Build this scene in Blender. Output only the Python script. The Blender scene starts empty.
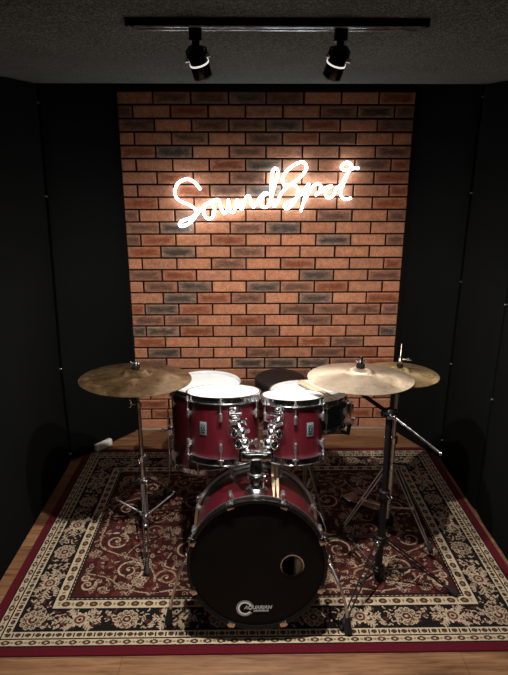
import bpy, math, random
import numpy as np
from mathutils import Vector, Matrix, Quaternion
random.seed(7); np.random.seed(7)
PI = math.pi
R_ = math.radians
scn = bpy.context.scene
COL = scn.collection

# ------------------------------------------------------------------ mesh helpers
class MB:
    def __init__(s): s.v = []; s.f = []; s.m = []
    def add(s, vs, fs, mi=0):
        o = len(s.v); s.v += [tuple(p) for p in vs]
        for f in fs: s.f.append(tuple(i + o for i in f)); s.m.append(mi)
        return s
    def box(s, c, d, M=None, bev=0.0, mi=0):
        hx, hy, hz = d[0]/2, d[1]/2, d[2]/2
        b = min(bev, hx*.9, hy*.9, hz*.9)
        if b <= 0:
            vs = [Vector((x, y, z)) for x in (-hx, hx) for y in (-hy, hy) for z in (-hz, hz)]
            fs = [(0,1,3,2),(4,6,7,5),(0,4,5,1),(2,3,7,6),(0,2,6,4),(1,5,7,3)]
        else:
            import bmesh
            bm = bmesh.new(); bmesh.ops.create_cube(bm, size=1)
            for v in bm.verts: v.co = Vector((v.co.x*d[0], v.co.y*d[1], v.co.z*d[2]))
            bmesh.ops.bevel(bm, geom=bm.edges[:], offset=b, segments=2, profile=.5, affect='EDGES')
            bm.verts.index_update(); vs = [v.co.copy() for v in bm.verts]
            fs = [tuple(v.index for v in f.verts) for f in bm.faces]; bm.free()
        c = Vector(c)
        vs = [(M @ v if M is not None else v) + c for v in vs]
        return s.add(vs, fs, mi)
    def lathe(s, prof, n=32, M=None, closed=False, mi=0):
        """prof: list of (r,z) about local Z; M: 4x4"""
        M = M or Matrix.Identity(4); vs = []; fs = []; rows = []
        for r, z in prof:
            if r < 1e-7:
                rows.append([len(vs)]); vs.append(M @ Vector((0, 0, z)))
            else:
                row = []
                for i in range(n):
                    a = 2*PI*i/n; row.append(len(vs)); vs.append(M @ Vector((r*math.cos(a), r*math.sin(a), z)))
                rows.append(row)
        pr = list(zip(rows, rows[1:])) + ([(rows[-1], rows[0])] if closed else [])
        for A, B in pr:
            if len(A) == 1 and len(B) == 1: continue
            for i in range(n):
                j = (i+1) % n
                if len(A) == 1: fs.append((A[0], B[j], B[i]))
                elif len(B) == 1: fs.append((A[i], A[j], B[0]))
                else: fs.append((A[i], A[j], B[j], B[i]))
        return s.add(vs, fs, mi)
    def cyl(s, a, b, r0, r1=None, n=14, mi=0):
        a = Vector(a); b = Vector(b); d = b - a; L = d.length
        q = d.to_track_quat('Z', 'Y').to_matrix().to_4x4(); M = Matrix.Translation(a) @ q
        r1 = r0 if r1 is None else r1
        return s.lathe([(0, 0), (r0, 0), (r1, L), (0, L)], n, M, mi=mi)
    def sph(s, c, r, n=12, sc=(1,1,1), mi=0):
        pr = [(r*math.sin(PI*i/8), -r*math.cos(PI*i/8)) for i in range(9)]
        pr[0] = (0, -r); pr[-1] = (0, r)
        return s.lathe(pr, n, Matrix.Translation(Vector(c)) @ Matrix.Diagonal((*sc, 1)), mi=mi)
    def tube(s, pts, r, n=10, mi=0):
        P = [Vector(p) for p in pts]; k = len(P)
        rr = r if isinstance(r, (list, tuple)) else [r]*k
        T = []
        for i in range(k):
            t = P[min(i+1, k-1)] - P[max(i-1, 0)]; T.append(t.normalized())
        u = T[0].orthogonal().normalized(); vs = []; fs = []
        for i in range(k):
            u = (u - T[i]*u.dot(T[i])).normalized(); w = T[i].cross(u)
            for j in range(n):
                a = 2*PI*j/n; vs.append(P[i] + (u*math.cos(a) + w*math.sin(a))*rr[i])
        for i in range(k-1):
            for j in range(n):
                j2 = (j+1) % n; fs.append((i*n+j, i*n+j2, (i+1)*n+j2, (i+1)*n+j))
        fs.append(tuple(reversed(range(n)))); fs.append(tuple((k-1)*n+j for j in range(n)))
        return s.add(vs, fs, mi)
    def torus(s, R, r, M=None, n=48, m=8, a0=0, a1=2*PI, mi=0):
        M = M or Matrix.Identity(4)
        pts = [M @ Vector((R*math.cos(a0+(a1-a0)*i/n), R*math.sin(a0+(a1-a0)*i/n), 0)) for i in range(n+1)]
        if abs(a1-a0-2*PI) < 1e-6:
            return s.lathe([(R+r*math.cos(2*PI*j/m), r*math.sin(2*PI*j/m)) for j in range(m)], n, M, closed=True, mi=mi)
        return s.tube(pts, r, m, mi)
    def mesh(s, name, mats, ang=38, smooth=True):
        me = bpy.data.meshes.new(name); me.from_pydata(s.v, [], s.f); me.update()
        for m in (mats if isinstance(mats, (list, tuple)) else [mats]): me.materials.append(m)
        if any(s.m): me.polygons.foreach_set('material_index', s.m)
        if smooth:
            me.polygons.foreach_set('use_smooth', [True]*len(me.polygons)); me.set_sharp_from_angle(angle=R_(ang))
        import bmesh
        bm = bmesh.new(); bm.from_mesh(me); bmesh.ops.recalc_face_normals(bm, faces=bm.faces[:]); bm.to_mesh(me); bm.free()
        return me
    def build(s, name, mats, parent=None, loc=(0,0,0), rot=None, ang=38, smooth=True):
        return link(name, s.mesh(name, mats, ang, smooth), parent, loc, rot)

def link(name, data, parent=None, loc=(0,0,0), rot=None):
    o = bpy.data.objects.new(name, data); COL.objects.link(o)
    if parent: o.parent = parent
    o.location = loc
    if rot is not None: o.rotation_euler = rot
    return o
def tag(o, label=None, cat=None, group=None, kind=None):
    if label: o['label'] = label
    if cat: o['category'] = cat
    if group: o['group'] = group
    if kind: o['kind'] = kind
    return o
def empty(name, loc, label, cat, rot=(0,0,0), group=None):
    o = bpy.data.objects.new(name, None); COL.objects.link(o); o.empty_display_size = .05
    o.location = loc; o.rotation_euler = rot
    return tag(o, label, cat, group)
def struct(o): o['kind'] = 'structure'; return o
def smoothpts(P, per=6, closed=False):
    P = [Vector(p) for p in P]; out = []
    n = len(P)
    for i in range(n-1):
        p0 = P[max(i-1, 0)]; p1 = P[i]; p2 = P[i+1]; p3 = P[min(i+2, n-1)]
        for k in range(per):
            t = k/per
            out.append(.5*((2*p1) + (p2-p0)*t + (2*p0-5*p1+4*p2-p3)*t*t + (-p0+3*p1-3*p2+p3)*t**3))
    out.append(P[-1]); return out
def zto(a, b):
    """matrix whose local Z runs from a to b"""
    a = Vector(a); d = Vector(b) - a
    return Matrix.Translation(a) @ d.to_track_quat('Z', 'Y').to_matrix().to_4x4()

# ------------------------------------------------------------------ material helpers
def mat(name, col=(.5,.5,.5), rough=.5, metal=0, **kw):
    m = bpy.data.materials.new(name); m.use_nodes = True
    b = m.node_tree.nodes['Principled BSDF']
    b.inputs['Base Color'].default_value = (*col, 1); b.inputs['Roughness'].default_value = rough; b.inputs['Metallic'].default_value = metal
    for k, v in kw.items(): b.inputs[k.replace('_', ' ')].default_value = v
    return m
class NT:
    def __init__(s, m): s.m = m; s.t = m.node_tree; s.b = s.t.nodes['Principled BSDF']
    def n(s, typ, **kw):
        nd = s.t.nodes.new(typ)
        for k, v in kw.items(): setattr(nd, k, v)
        return nd
    def l(s, a, b): s.t.links.new(a, b)
    def coord(s, which='Object', scale=(1,1,1), loc=(0,0,0), rot=(0,0,0)):
        tc = s.n('ShaderNodeTexCoord'); mp = s.n('ShaderNodeMapping')
        mp.inputs['Scale'].default_value = scale; mp.inputs['Location'].default_value = loc; mp.inputs['Rotation'].default_value = rot
        s.l(tc.outputs[which], mp.inputs['Vector']); return mp.outputs['Vector']
    def noise(s, vec, scale, detail=4, rough=.55, dist=0):
        nd = s.n('ShaderNodeTexNoise'); nd.inputs['Scale'].default_value = scale; nd.inputs['Detail'].default_value = detail
        nd.inputs['Roughness'].default_value = rough; nd.inputs['Distortion'].default_value = dist
        s.l(vec, nd.inputs['Vector']); return nd.outputs['Fac']
    def ramp(s, fac, stops):
        nd = s.n('ShaderNodeValToRGB'); cr = nd.color_ramp
        while len(cr.elements) < len(stops): cr.elements.new(.5)
        for e, (p, c) in zip(cr.elements, stops): e.position = p; e.color = (*c, 1) if len(c) == 3 else c
        s.l(fac, nd.inputs['Fac']); return nd.outputs['Color']
    def mix(s, fac, a, b, blend='MIX'):
        nd = s.n('ShaderNodeMix', data_type='RGBA', blend_type=blend)
        for v, i in ((fac, 0), (a, 6), (b, 7)):
            if isinstance(v, (int, float)): nd.inputs[i].default_value = v
            elif isinstance(v, tuple): nd.inputs[i].default_value = (*v, 1)
            else: s.l(v, nd.inputs[i])
        return nd.outputs[2]
    def math(s, op, a, b=0.0, c=None):
        nd = s.n('ShaderNodeMath', operation=op)
        for i, v in enumerate((a, b) if c is None else (a, b, c)):
            if isinstance(v, (int, float)): nd.inputs[i].default_value = v
            else: s.l(v, nd.inputs[i])
        return nd.outputs[0]
    def bump(s, h, strength=.3, dist=.002):
        nd = s.n('ShaderNodeBump'); nd.inputs['Strength'].default_value = strength; nd.inputs['Distance'].default_value = dist
        s.l(h, nd.inputs['Height']); s.l(nd.outputs['Normal'], s.b.inputs['Normal'])
    def base(s, c): s.l(c, s.b.inputs['Base Color'])

# chrome, steel, rubber, plastics
CHROME = mat('chrome', (.86,.87,.88), .09, 1)
t = NT(CHROME); t.l(t.ramp(t.noise(t.coord(), 60, 2), [(.35,(.15,)*3),(.75,(.25,)*3)]), t.b.inputs['Roughness'])
DSTEEL = mat('worn_dark_steel', (.22,.22,.23), .28, 1)
t = NT(DSTEEL); t.base(t.ramp(t.noise(t.coord(), 35, 3), [(.3,(.42,.42,.43)),(.8,(.72,.72,.73))]))
BLACKMET = mat('black_powder_metal', (.006,.006,.0065), .42, Specular_IOR_Level=.25)
t = NT(BLACKMET); t.bump(t.noise(t.coord(), 900, 2), .08, .0005)
LEGDARK = mat('black_nickel', (.16,.16,.165), .3, 1)
t = NT(LEGDARK); t.l(t.ramp(t.noise(t.coord(), 45, 2), [(.3,(.22,)*3),(.8,(.38,)*3)]), t.b.inputs['Roughness'])
RUBBER = mat('black_rubber', (.012,.012,.012), .75)
t = NT(RUBBER); t.bump(t.noise(t.coord(), 400, 2), .15, .001)
FELT = mat('black_felt', (.008,.008,.008), .95)
t = NT(FELT); t.bump(t.noise(t.coord(), 700, 3), .5, .001)
VINYL = mat('black_vinyl', (.006,.0055,.0055), .5)
t = NT(VINYL); t.bump(t.noise(t.coord(), 260, 4), .25, .001)
WHITEPL = mat('white_plastic', (.72,.72,.68), .45)
t = NT(WHITEPL); t.base(t.ramp(t.noise(t.coord(), 40, 3), [(.3,(.6,.6,.56)),(.7,(.78,.78,.74))]))

def lacquer(name, dark, light, rough=.4):
    m = mat(name, light, rough); t = NT(m)
    c = t.noise(t.coord(scale=(1,1,.05)), 38, 5, .6, .4)          # faint wood figure running round the shell
    t.base(t.ramp(c, [(.3, dark), (.7, light)]))
    t.b.inputs['Coat Weight'].default_value = .5; t.b.inputs['Coat Roughness'].default_value = .27
    return m
RED = lacquer('wine_red_lacquer', (.05,.0027,.0066), (.084,.0043,.0103))
TEAL = lacquer('dark_teal_lacquer', (.006,.016,.019), (.012,.03,.034))
CHROME_SATIN = mat('satin_chrome', (.88,.89,.9), .36, 1)
t = NT(CHROME_SATIN); t.l(t.ramp(t.noise(t.coord(), 45, 2), [(.3,(.3,)*3),(.8,(.42,)*3)]), t.b.inputs['Roughness'])
HOOPBLK = mat('black_gloss_hoop', (.006,.006,.006), .2)
t = NT(HOOPBLK); t.l(t.ramp(t.noise(t.coord(), 25, 3), [(.3,(.1,.1,.1)),(.8,(.2,.2,.2))]), t.b.inputs['Roughness'])
HEADW = mat('white_coated_head', (.82,.83,.83), .6)
t = NT(HEADW); t.base(t.ramp(t.noise(t.coord(), 18, 4), [(.3,(.76,.77,.77)),(.6,(.85,.86,.86))])); t.bump(t.noise(t.coord(), 900, 2), .1, .0006)
HEADB = mat('black_film_head', (.003,.0028,.0027), .45, Specular_IOR_Level=.22)
t = NT(HEADB); t.l(t.ramp(t.noise(t.coord(), 9, 3), [(.3,(.4,.4,.4)),(.8,(.52,.52,.52))]), t.b.inputs['Roughness'])
PRINTW = mat('white_print', (.75,.76,.76), .5)
t = NT(PRINTW); t.base(t.ramp(t.noise(t.coord(), 90, 2), [(.2,(.86,.87,.87)),(.8,(.93,.94,.94))]))
BADGE = mat('brushed_badge', (.2,.27,.29), .45, .4)
t = NT(BADGE); t.base(t.ramp(t.noise(t.coord(scale=(1,1,30)), 60, 2), [(.3,(.14,.19,.2)),(.7,(.22,.28,.3))]))
BADGED = mat('badge_ink', (.012,.02,.025), .5)
t = NT(BADGED); t.base(t.ramp(t.noise(t.coord(), 120, 2), [(.3,(.008,.014,.018)),(.7,(.018,.028,.032))]))
MAPLE = mat('maple_stick', (.72,.56,.36), .5)
t = NT(MAPLE); t.base(t.ramp(t.noise(t.coord(scale=(30,30,1)), 8, 4), [(.3,(.62,.46,.28)),(.7,(.8,.66,.46))]))

def bronze(name, c0, c1, c2, rough, metal=.85):
    m = mat(name, c1, rough, metal); t = NT(m)
    tc = t.n('ShaderNodeTexCoord'); sep = t.n('ShaderNodeSeparateXYZ'); t.l(tc.outputs['Object'], sep.inputs[0])
    r = t.math('SQRT', t.math('ADD', t.math('MULTIPLY', sep.outputs[0], sep.outputs[0]), t.math('MULTIPLY', sep.outputs[1], sep.outputs[1])))
    cmb = t.n('ShaderNodeCombineXYZ'); t.l(r, cmb.inputs[0])
    groove = t.noise(cmb.outputs[0], 420, 3, .7)
    pat = t.noise(tc.outputs['Object'], 11, 6, .62, .8)
    spk = t.noise(tc.outputs['Object'], 46, 4, .6, .3)
    k = t.math('ADD', t.math('MULTIPLY', pat, .62), t.math('MULTIPLY', spk, .38))
    c = t.ramp(k, [(.32, c0), (.5, c1), (.68, c2)])
    t.base(t.mix(.22, c, t.ramp(groove, [(.3,(.1,.07,.04)),(.7,(1,.9,.7))]), 'OVERLAY'))
    t.l(t.ramp(t.math('ADD', t.math('MULTIPLY', pat, .7), t.math('MULTIPLY', groove, .3)), [(.3,(rough-.08,)*3), (.7,(rough+.1,)*3)]), t.b.inputs['Roughness'])
    tg = t.n('ShaderNodeTangent', direction_type='RADIAL', axis='Z'); t.l(tg.outputs[0], t.b.inputs['Tangent']); t.b.inputs['Anisotropic'].default_value = .65
    hm = t.n('ShaderNodeTexVoronoi'); hm.inputs['Scale'].default_value = 34; t.l(tc.outputs['Object'], hm.inputs['Vector'])
    t.bump(t.math('ADD', t.math('MULTIPLY', groove, .3), t.math('MULTIPLY', hm.outputs['Distance'], .7)), .22, .0016)
    return m
BRONZE_DARK = bronze('tarnished_bronze', (.09,.05,.022), (.22,.135,.065), (.46,.32,.17), .3)
BRONZE = bronze('pale_bronze', (.5,.38,.26), (.72,.57,.43), (.82,.68,.54), .4)
BRONZE_HAT = bronze('amber_bronze', (.36,.24,.11), (.55,.39,.2), (.68,.5,.29), .42)

# ------------------------------------------------------------------ room
XL, XR, YB, YF = -1.09, 1.205, 3.47, -1.3
FZ = -.009                      # floor level; the rug pile's top is z = 0
BX0, BX1, BY = -.75, .993, 3.424

def ceil_z(y):
    P = [(-2,2.112),(2.0,2.112),(2.53,2.12),(3.0,2.152),(3.43,2.216),(3.6,2.24)]
    for (a, za), (b, zb) in zip(P, P[1:]):
        if y <= b: return za + (zb-za)*max(0, (y-a)/(b-a))
    return P[-1][1]

# floor: oak laminate planks running across the room
WOOD = mat('oak_laminate', (.3,.17,.09), .42); t = NT(WOOD)
v = t.coord()
bk = t.n('ShaderNodeTexBrick', offset=.37, offset_frequency=1); t.l(v, bk.inputs['Vector'])
for k_, val in (('Scale',1), ('Mortar Size',.0012), ('Mortar Smooth',.2), ('Bias',0), ('Brick Width',1.28), ('Row Height',.158)): bk.inputs[k_].default_value = val
bk.inputs['Color1'].default_value = (.0,.0,.0,1); bk.inputs['Color2'].default_value = (1,1,1,1); bk.inputs['Mortar'].default_value = (.5,.5,.5,1)
g = t.noise(t.coord(scale=(1.3,16,1)), 5, 8, .62, .7)
g2 = t.noise(t.coord(scale=(.5,3,1)), 3, 4, .5, 1.6)
wood = t.ramp(t.math('ADD', t.math('MULTIPLY', g, .6), t.math('MULTIPLY', g2, .4)), [(.33,(.085,.035,.014)),(.5,(.21,.1,.046)),(.68,(.33,.18,.09))])
wood = t.mix(.28, wood, bk.outputs['Color'], 'SOFT_LIGHT')
knot = t.n('ShaderNodeTexVoronoi'); knot.inputs['Scale'].default_value = 1.0; t.l(t.coord(scale=(1.6,3.6,1)), knot.inputs['Vector'])
wood = t.mix(t.ramp(knot.outputs['Distance'], [(.02,(.85,)*3),(.09,(0,0,0))]), wood, (.05,.022,.01))
wood = t.mix(t.math('MULTIPLY', bk.outputs['Fac'], .75), wood, (.03,.015,.008))
t.base(wood); t.bump(t.math('SUBTRACT', t.math('MULTIPLY', g, .15), bk.outputs['Fac']), .25, .001)
b = MB(); b.box(((XL+XR)/2, (YB+YF)/2, FZ-.03), (XR-XL+.3, YB-YF+.3, .06)); struct(b.build('floor', WOOD, smooth=False))

# ceiling: dark needle-felt carpet, rising a little to the back wall
CARPET = mat('charcoal_carpet', (.04,.04,.04), .95); t = NT(CARPET)
n1 = t.noise(t.coord(), 210, 3, .7); n2 = t.noise(t.coord(), 5, 3)
t.base(t.mix(.35, t.ramp(n1, [(.36,(.008,.0095,.009)),(.5,(.12,.136,.128)),(.66,(.44,.48,.455))]), t.ramp(n2, [(.3,(.085,.096,.09)),(.7,(.16,.178,.168))])))
t.bump(n1, .6, .003)
b = MB(); ys = [YF-.05, 0, 1, 1.8, 2.0, 2.2, 2.4, 2.53, 2.7, 2.85, 3.0, 3.12, 3.25, 3.35, 3.43, 3.55]
vs = [(x, y, ceil_z(y) + dz) for dz in (0, .05) for y in ys for x in (XL-.1, XR+.1)]
k = len(ys); fs = []
for i in range(k-1):
    fs += [(2*i, 2*i+1, 2*i+3, 2*i+2), (2*k+2*i, 2*k+2*i+2, 2*k+2*i+3, 2*k+2*i+1), (2*i, 2*i+2, 2*k+2*i+2, 2*k+2*i), (2*i+1, 2*k+2*i+1, 2*k+2*i+3, 2*i+3)]
fs += [(0, 2*k, 2*k+1, 1), (2*k-2, 2*k-1, 4*k-1, 4*k-2)]
b.add(vs, fs); struct(b.build('ceiling', CARPET, ang=60))

# walls (black paint behind the fabric panels)
PAINT = mat('black_paint', (.004,.004,.004), .85); t = NT(PAINT); t.bump(t.noise(t.coord(), 120, 4), .2, .001)
def wallbox(name, c, d): b = MB(); b.box(c, d); return struct(b.build(name, PAINT, smooth=False))
wallbox('wall_left', (XL-.107, (YB+YF)/2, 1.1), (.1, YB-YF+.2, 2.5))
wallbox('wall_right', (XR+.107, (YB+YF)/2, 1.1), (.1, YB-YF+.2, 2.5))
wallbox('wall_front', ((XL+XR)/2, YF-.05, 1.1), (XR-XL+.3, .1, 2.5))

# brick wall: every slip is bevelled geometry over a black joint bed
BRICK = mat('brick_slips', (.4,.18,.1), .82); t = NT(BRICK)
at = t.n('ShaderNodeAttribute', attribute_name='core'); ae = t.n('ShaderNodeAttribute', attribute_name='edge')
uv = t.n('ShaderNodeUVMap', uv_map='slip'); sp = t.n('ShaderNodeSeparateXYZ'); t.l(uv.outputs['UV'], sp.inputs[0])
v = t.coord()
nz = t.noise(v, 26, 5, .65, .4); nf = t.noise(v, 110, 4, .65); ns = t.noise(t.coord(scale=(14,14,52)), 1.2, 5, .68, .6)
dx = t.math('MULTIPLY', t.math('ABSOLUTE', t.math('SUBTRACT', sp.outputs[0], .5)), 2.0)
dy = t.math('MULTIPLY', t.math('ABSOLUTE', t.math('SUBTRACT', sp.outputs[1], .5)), 2.0)
d = t.math('MAXIMUM', t.math('POWER', dx, 3.0), t.math('POWER', dy, 1.5))
d = t.math('ADD', d, t.math('MULTIPLY', t.math('SUBTRACT', ns, .5), 1.9))
mask = t.ramp(d, [(.1,(.95,.95,.95)),(.9,(0,0,0))])
c = t.mix(mask, ae.outputs['Color'], at.outputs['Color'])
c = t.mix(.55, c, t.ramp(nz, [(.28,(.25,.22,.2)),(.5,(.5,.5,.5)),(.75,(.78,.74,.7))]), 'OVERLAY')
c = t.mix(.55, c, t.ramp(nf, [(.3,(.2,.2,.2)),(.7,(.75,.75,.75))]), 'OVERLAY')
t.base(c); t.bump(t.math('ADD', t.math('MULTIPLY', nz, .7), t.math('MULTIPLY', nf, .4)), .55, .004)
BED = mat('black_joint', (.006,.0055,.005), .9); t = NT(BED); t.bump(t.noise(t.coord(), 200, 3), .3, .001)
ROWS = ['LBBDBLLR','BLRLLLBDB','BLBBDRLB','LLBLBRBLL','RDLBLLLB','LLLRDLLBR','LRLBLLLR','LLRBDLLLR','RLLLLLLR','BLBLLLBLB',
        'BDLBDLLL','BRLRLLDLB','RDLBLLLL','LLLBLRLLR','BRLLLDLB','LBDLDBRLL','LDRBLDLR','RDRLLBBBB','BBLRLBLL','DDRLBLLLD',
        'RLLLRRBL','LDLLBLBRL','BLLDDDBR','LLLLBBBLR','LRLBLLRL','LLBRLDLLB','RLLBRLLL','LRLDLBLRR','LBLRLLBL']
CORE = {'L': (.43,.18,.1), 'R': (.21,.058,.026), 'B': (.115,.056,.038), 'D': (.048,.04,.034)}
EDGE = {'L': (.44,.188,.106), 'R': (.41,.165,.09), 'B': (.34,.155,.095), 'D': (.29,.165,.11)}
PITCH, PX = .075, .2205
b = MB(); core = []; edge = []; uvs = []
b.box(((BX0+BX1)/2, BY+.03, 1.07), (BX1-BX0+.14, .04, 2.32), mi=1)
nf0 = len(b.f)
for q in range(nf0): core += [(0,0,0,1)]*4; edge += [(0,0,0,1)]*4; uvs += [(0,0)]*4
rg = random.Random(3)
for r, row in enumerate(ROWS):
    z1 = 2.172 - r*PITCH - .005 + rg.uniform(-.0008,.0008); z0 = 2.172 - (r+1)*PITCH + .005
    off = -.542 - PX if r % 2 == 0 else -.664 - PX
    for i, ch in enumerate(row):
        x0 = off + i*PX + .005; x1 = off + (i+1)*PX - .005
        x0 = max(x0, BX0); x1 = min(x1, BX1)
        if x1 - x0 < .02: continue
        x0 += rg.uniform(-.001,.001); yf = BY + rg.uniform(-.0025,.0025); e = .004
        vs = [(x0,BY+.014,z0),(x1,BY+.014,z0),(x1,BY+.014,z1),(x0,BY+.014,z1),
              (x0,yf+e,z0),(x1,yf+e,z0),(x1,yf+e,z1),(x0,yf+e,z1),
              (x0+e,yf,z0+e),(x1-e,yf,z0+e),(x1-e,yf,z1-e),(x0+e,yf,z1-e)]
        fs = [(8,9,10,11)]
        for k in range(4):
            k2 = (k+1) % 4; fs += [(4+k,4+k2,8+k2,8+k), (k,k2,4+k2,4+k)]
        b.add(vs, fs)
        u = rg.uniform(.82,1.15); wv = rg.uniform(-.02,.03)
        cc = tuple(max(.004, x*u*(1+wv*s_)) for x, s_ in zip(CORE[ch], (1,0,-1))); eu = rg.uniform(.82,1.1); ee = tuple(x*eu*(1+wv*s_) for x, s_ in zip(EDGE[ch], (1,0,-1)))
        U = [((x-x0)/(.2105), (z-z0)/(z1-z0)) for x, y, z in vs]
        if x1-x0 < .16: U = [((x-x0)/(x1-x0), w) for (x, y, z), (_, w) in zip(vs, U)]
        for f in fs:
            core += [(*cc,1)]*4; edge += [(*ee,1)]*4; uvs += [U[i_] for i_ in f]
me = bpy.data.meshes.new('wall_back'); me.from_pydata(b.v, [], b.f); me.materials.append(BRICK); me.materials.append(BED)
me.polygons.foreach_set('material_index', b.m)
for nm, arr in (('core', core), ('edge', edge)):
    a = me.color_attributes.new(nm, 'FLOAT_COLOR', 'CORNER'); a.data.foreach_set('color', np.array(arr, dtype=np.float32).ravel())
ul = me.uv_layers.new(name='slip'); ul.data.foreach_set('uv', np.array(uvs, dtype=np.float32).ravel())
me.update(); struct(link('wall_back', me))

# trims: pale strip under the bricks, black strip above them
b = MB(); b.box(((BX0+BX1)/2, BY-.002, FZ+.008), (BX1-BX0, .022, .012), bev=.002)
TRIM = mat('pale_edge_strip', (.34,.27,.2), .5); t = NT(TRIM); t.base(t.ramp(t.noise(t.coord(), 30, 3), [(.3,(.26,.2,.14)),(.7,(.42,.34,.26))]))
struct(b.build('baseboard_back', TRIM))
b = MB(); b.box(((BX0+BX1)/2, BY+.004, 2.192), (BX1-BX0+.02, .03, .034), bev=.003); struct(b.build('trim_1', PAINT))

# fabric acoustic panels
FABRIC = mat('black_acoustic_fabric', (.018,.02,.02), .9); t = NT(FABRIC)
n1 = t.noise(t.coord(), 330, 3, .7); n2 = t.noise(t.coord(), 3, 3)
t.base(t.mix(.4, t.ramp(n1, [(.3,(.0016,.0019,.0019)),(.7,(.0075,.0085,.0085))]), t.ramp(n2, [(.3,(.002,.0024,.0024)),(.7,(.005,.0057,.0057))])))
t.bump(n1, .4, .002)
PIN = mat('steel_pin', (.7,.7,.68), .3, 1); t = NT(PIN); t.l(t.ramp(t.noise(t.coord(), 90, 2), [(.3,(.2,.2,.2)),(.8,(.4,.4,.4))]), t.b.inputs['Roughness'])
def panel(p0, p1, label, pins, side, bulge=.0, thick=.036, lean=(0,0)):
    """fabric panel standing on the floor between plan points p0 and p1; side=+1: its face looks to the left of p0->p1"""
    p0 = Vector((*p0, 0)); p1 = Vector((*p1, 0)); d = (p1-p0); L = d.length; d.normalize(); nrm = Vector((-d.y, d.x, 0))*side
    o = empty('acoustic_panel', (p0+p1)/2 + Vector((0,0,FZ)), label, 'acoustic panel', group='black fabric wall panels')
    c0 = (p0+p1)/2; b = MB(); nu, nv = 14, 24; front = []; vs = []; fs = []
    for j in range(nv+1):
        for i in range(nu+1):
            u = i/nu; pos = p0 + d*(L*u); zt = ceil_z(pos.y) - .004 - FZ; z = .0105 + (zt-.0105)*j/nv
            edge_ = min(u, 1-u)*L; ez = min(z, zt-z); rnd = -.014*max(0, 1-min(edge_, ez)/.03)**2
            w = bulge*math.sin(PI*u)*math.sin(2.4*j/nv*PI) + rnd
            vs.append(pos - c0 + nrm*w + Vector(((lean[0]+(lean[1]-lean[0])*u)*max(0, z-.6),0,z)))
    for j in range(nv):
        for i in range(nu): a = j*(nu+1)+i; fs.append((a, a+1, a+nu+2, a+nu+1))
    base = len(vs)
    ring = [i for i in range(nu+1)] + [j*(nu+1)+nu for j in range(1, nv+1)] + [nv*(nu+1)+i for i in range(nu-1,-1,-1)] + [j*(nu+1) for j in range(nv-1,0,-1)]
    for i in ring: q = vs[i].copy(); vs.append(q - nrm*thick)
    k = len(ring)
    for i in range(k): fs.append((ring[i], ring[(i+1)%k], base+(i+1)%k, base+i))
    fs.append(tuple(base+i for i in range(k)))
    b.add(vs, fs); b.build('fabric_cover', FABRIC, o, ang=50)
    for u, z in pins:
        pos = p0 + d*u - c0 + Vector(((lean[0]+(lean[1]-lean[0])*u/L)*max(0, z-.6),0,z-FZ)); q = MB(); q.lathe([(.0045,-.012),(.0045,.001),(.003,.0035),(0,.0042)], 10, zto(pos, pos+nrm)); q.build('pin', PIN, o)
    return o
panel((XL+.006,3.004), (BX0-.004,3.412), 'narrow black fabric panel turned across the corner left of the brick wall', [], -1, .004, lean=(.03,0))
panel((XL,1.9), (XL,2.995), 'black fabric panel on the left wall, ending at the angled corner panel', [(1.078,.06),(1.078,.62),(1.078,1.6),(1.078,2.06)], -1, .008, lean=(.03,.03))
panel((XL,.6), (XL,1.895), 'black fabric panel on the left wall nearest the viewer', [], -1, .006, lean=(.03,.03))
panel((XR-.006,3.004), (BX1+.004,3.412), 'narrow black fabric panel turned across the corner right of the brick wall', [], 1, .004)
panel((XR,2.462), (XR,2.995), 'black fabric panel on the right wall beside the angled corner panel', [(.518,.136),(.518,.639),(.518,1.132),(.518,1.616),(.518,2.09)], 1, .004)
panel((XR,1.15), (XR,2.445), 'black fabric panel on the right wall nearest the viewer', [(1.28,.656),(1.28,1.137),(1.28,1.62)], 1, .004)

# ------------------------------------------------------------------ rug
X0, X1, Y0, Y1 = -1.04, 1.195, 1.585, 3.14
ST = .0031
nx, ny = int((X1-X0)/ST), int((Y1-Y0)/ST)
gx = (np.arange(nx)+.5)/nx*(X1-X0); gy = (np.arange(ny)+.5)/ny*(Y1-Y0)
GX, GY = np.meshgrid(gx, gy); LX, LY = X1-X0, Y1-Y0
BURG = np.array((.08,.005,.011)); CREAM = np.array((.43,.345,.235)); INK = np.array((.007,.006,.006)); FIELD = np.array((.04,.0085,.0075))
TAN = np.array((.34,.255,.175)); BRN = np.array((.055,.026,.017)); ROSE = np.array((.1,.022,.02)); GOLD = np.array((.2,.125,.07))
img = np.empty((ny, nx, 3)); img[:] = FIELD
dxe = np.minimum(GX, LX-GX); dye = np.minimum(GY, LY-GY)
hor = dye < dxe                                             # nearest edge is a front/back one
dist = np.where(hor, dye, dxe)
al = np.where(hor, GX-LX/2, GY-LY/2)                        # distance along that edge from its middle
def put(mask, col): img[mask] = col
W = [.040, .112, .224, .285]
put(dist < W[0], BURG)
put((dist >= W[0]) & (dist < W[1]), CREAM); put((dist >= W[1]) & (dist < W[2]), INK); put((dist >= W[2]) & (dist < W[3]), CREAM)
for e_, w_ in ((W[0],.003),(.075,.0028),(W[1],.004),(W[2],.004),(.2735,.0028),(W[3],.0045)): put(abs(dist-e_) < w_, INK)
def motif(c, hh, per, wid, col, ph=0.):
    s = (al/per + ph) % 1.0 - .5; put((abs(s)*per/wid)**2 + ((dist-c)/hh)**2 < 1, col)
motif(.0575, .010, .052, .017, BRN); motif(.0575, .004, .052, .006, TAN); motif(.0575, .006, .052, .006, GOLD, .5)
motif(.0935, .009, .04, .012, BRN); motif(.0935, .012, .04, .0035, INK, .5)
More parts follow.
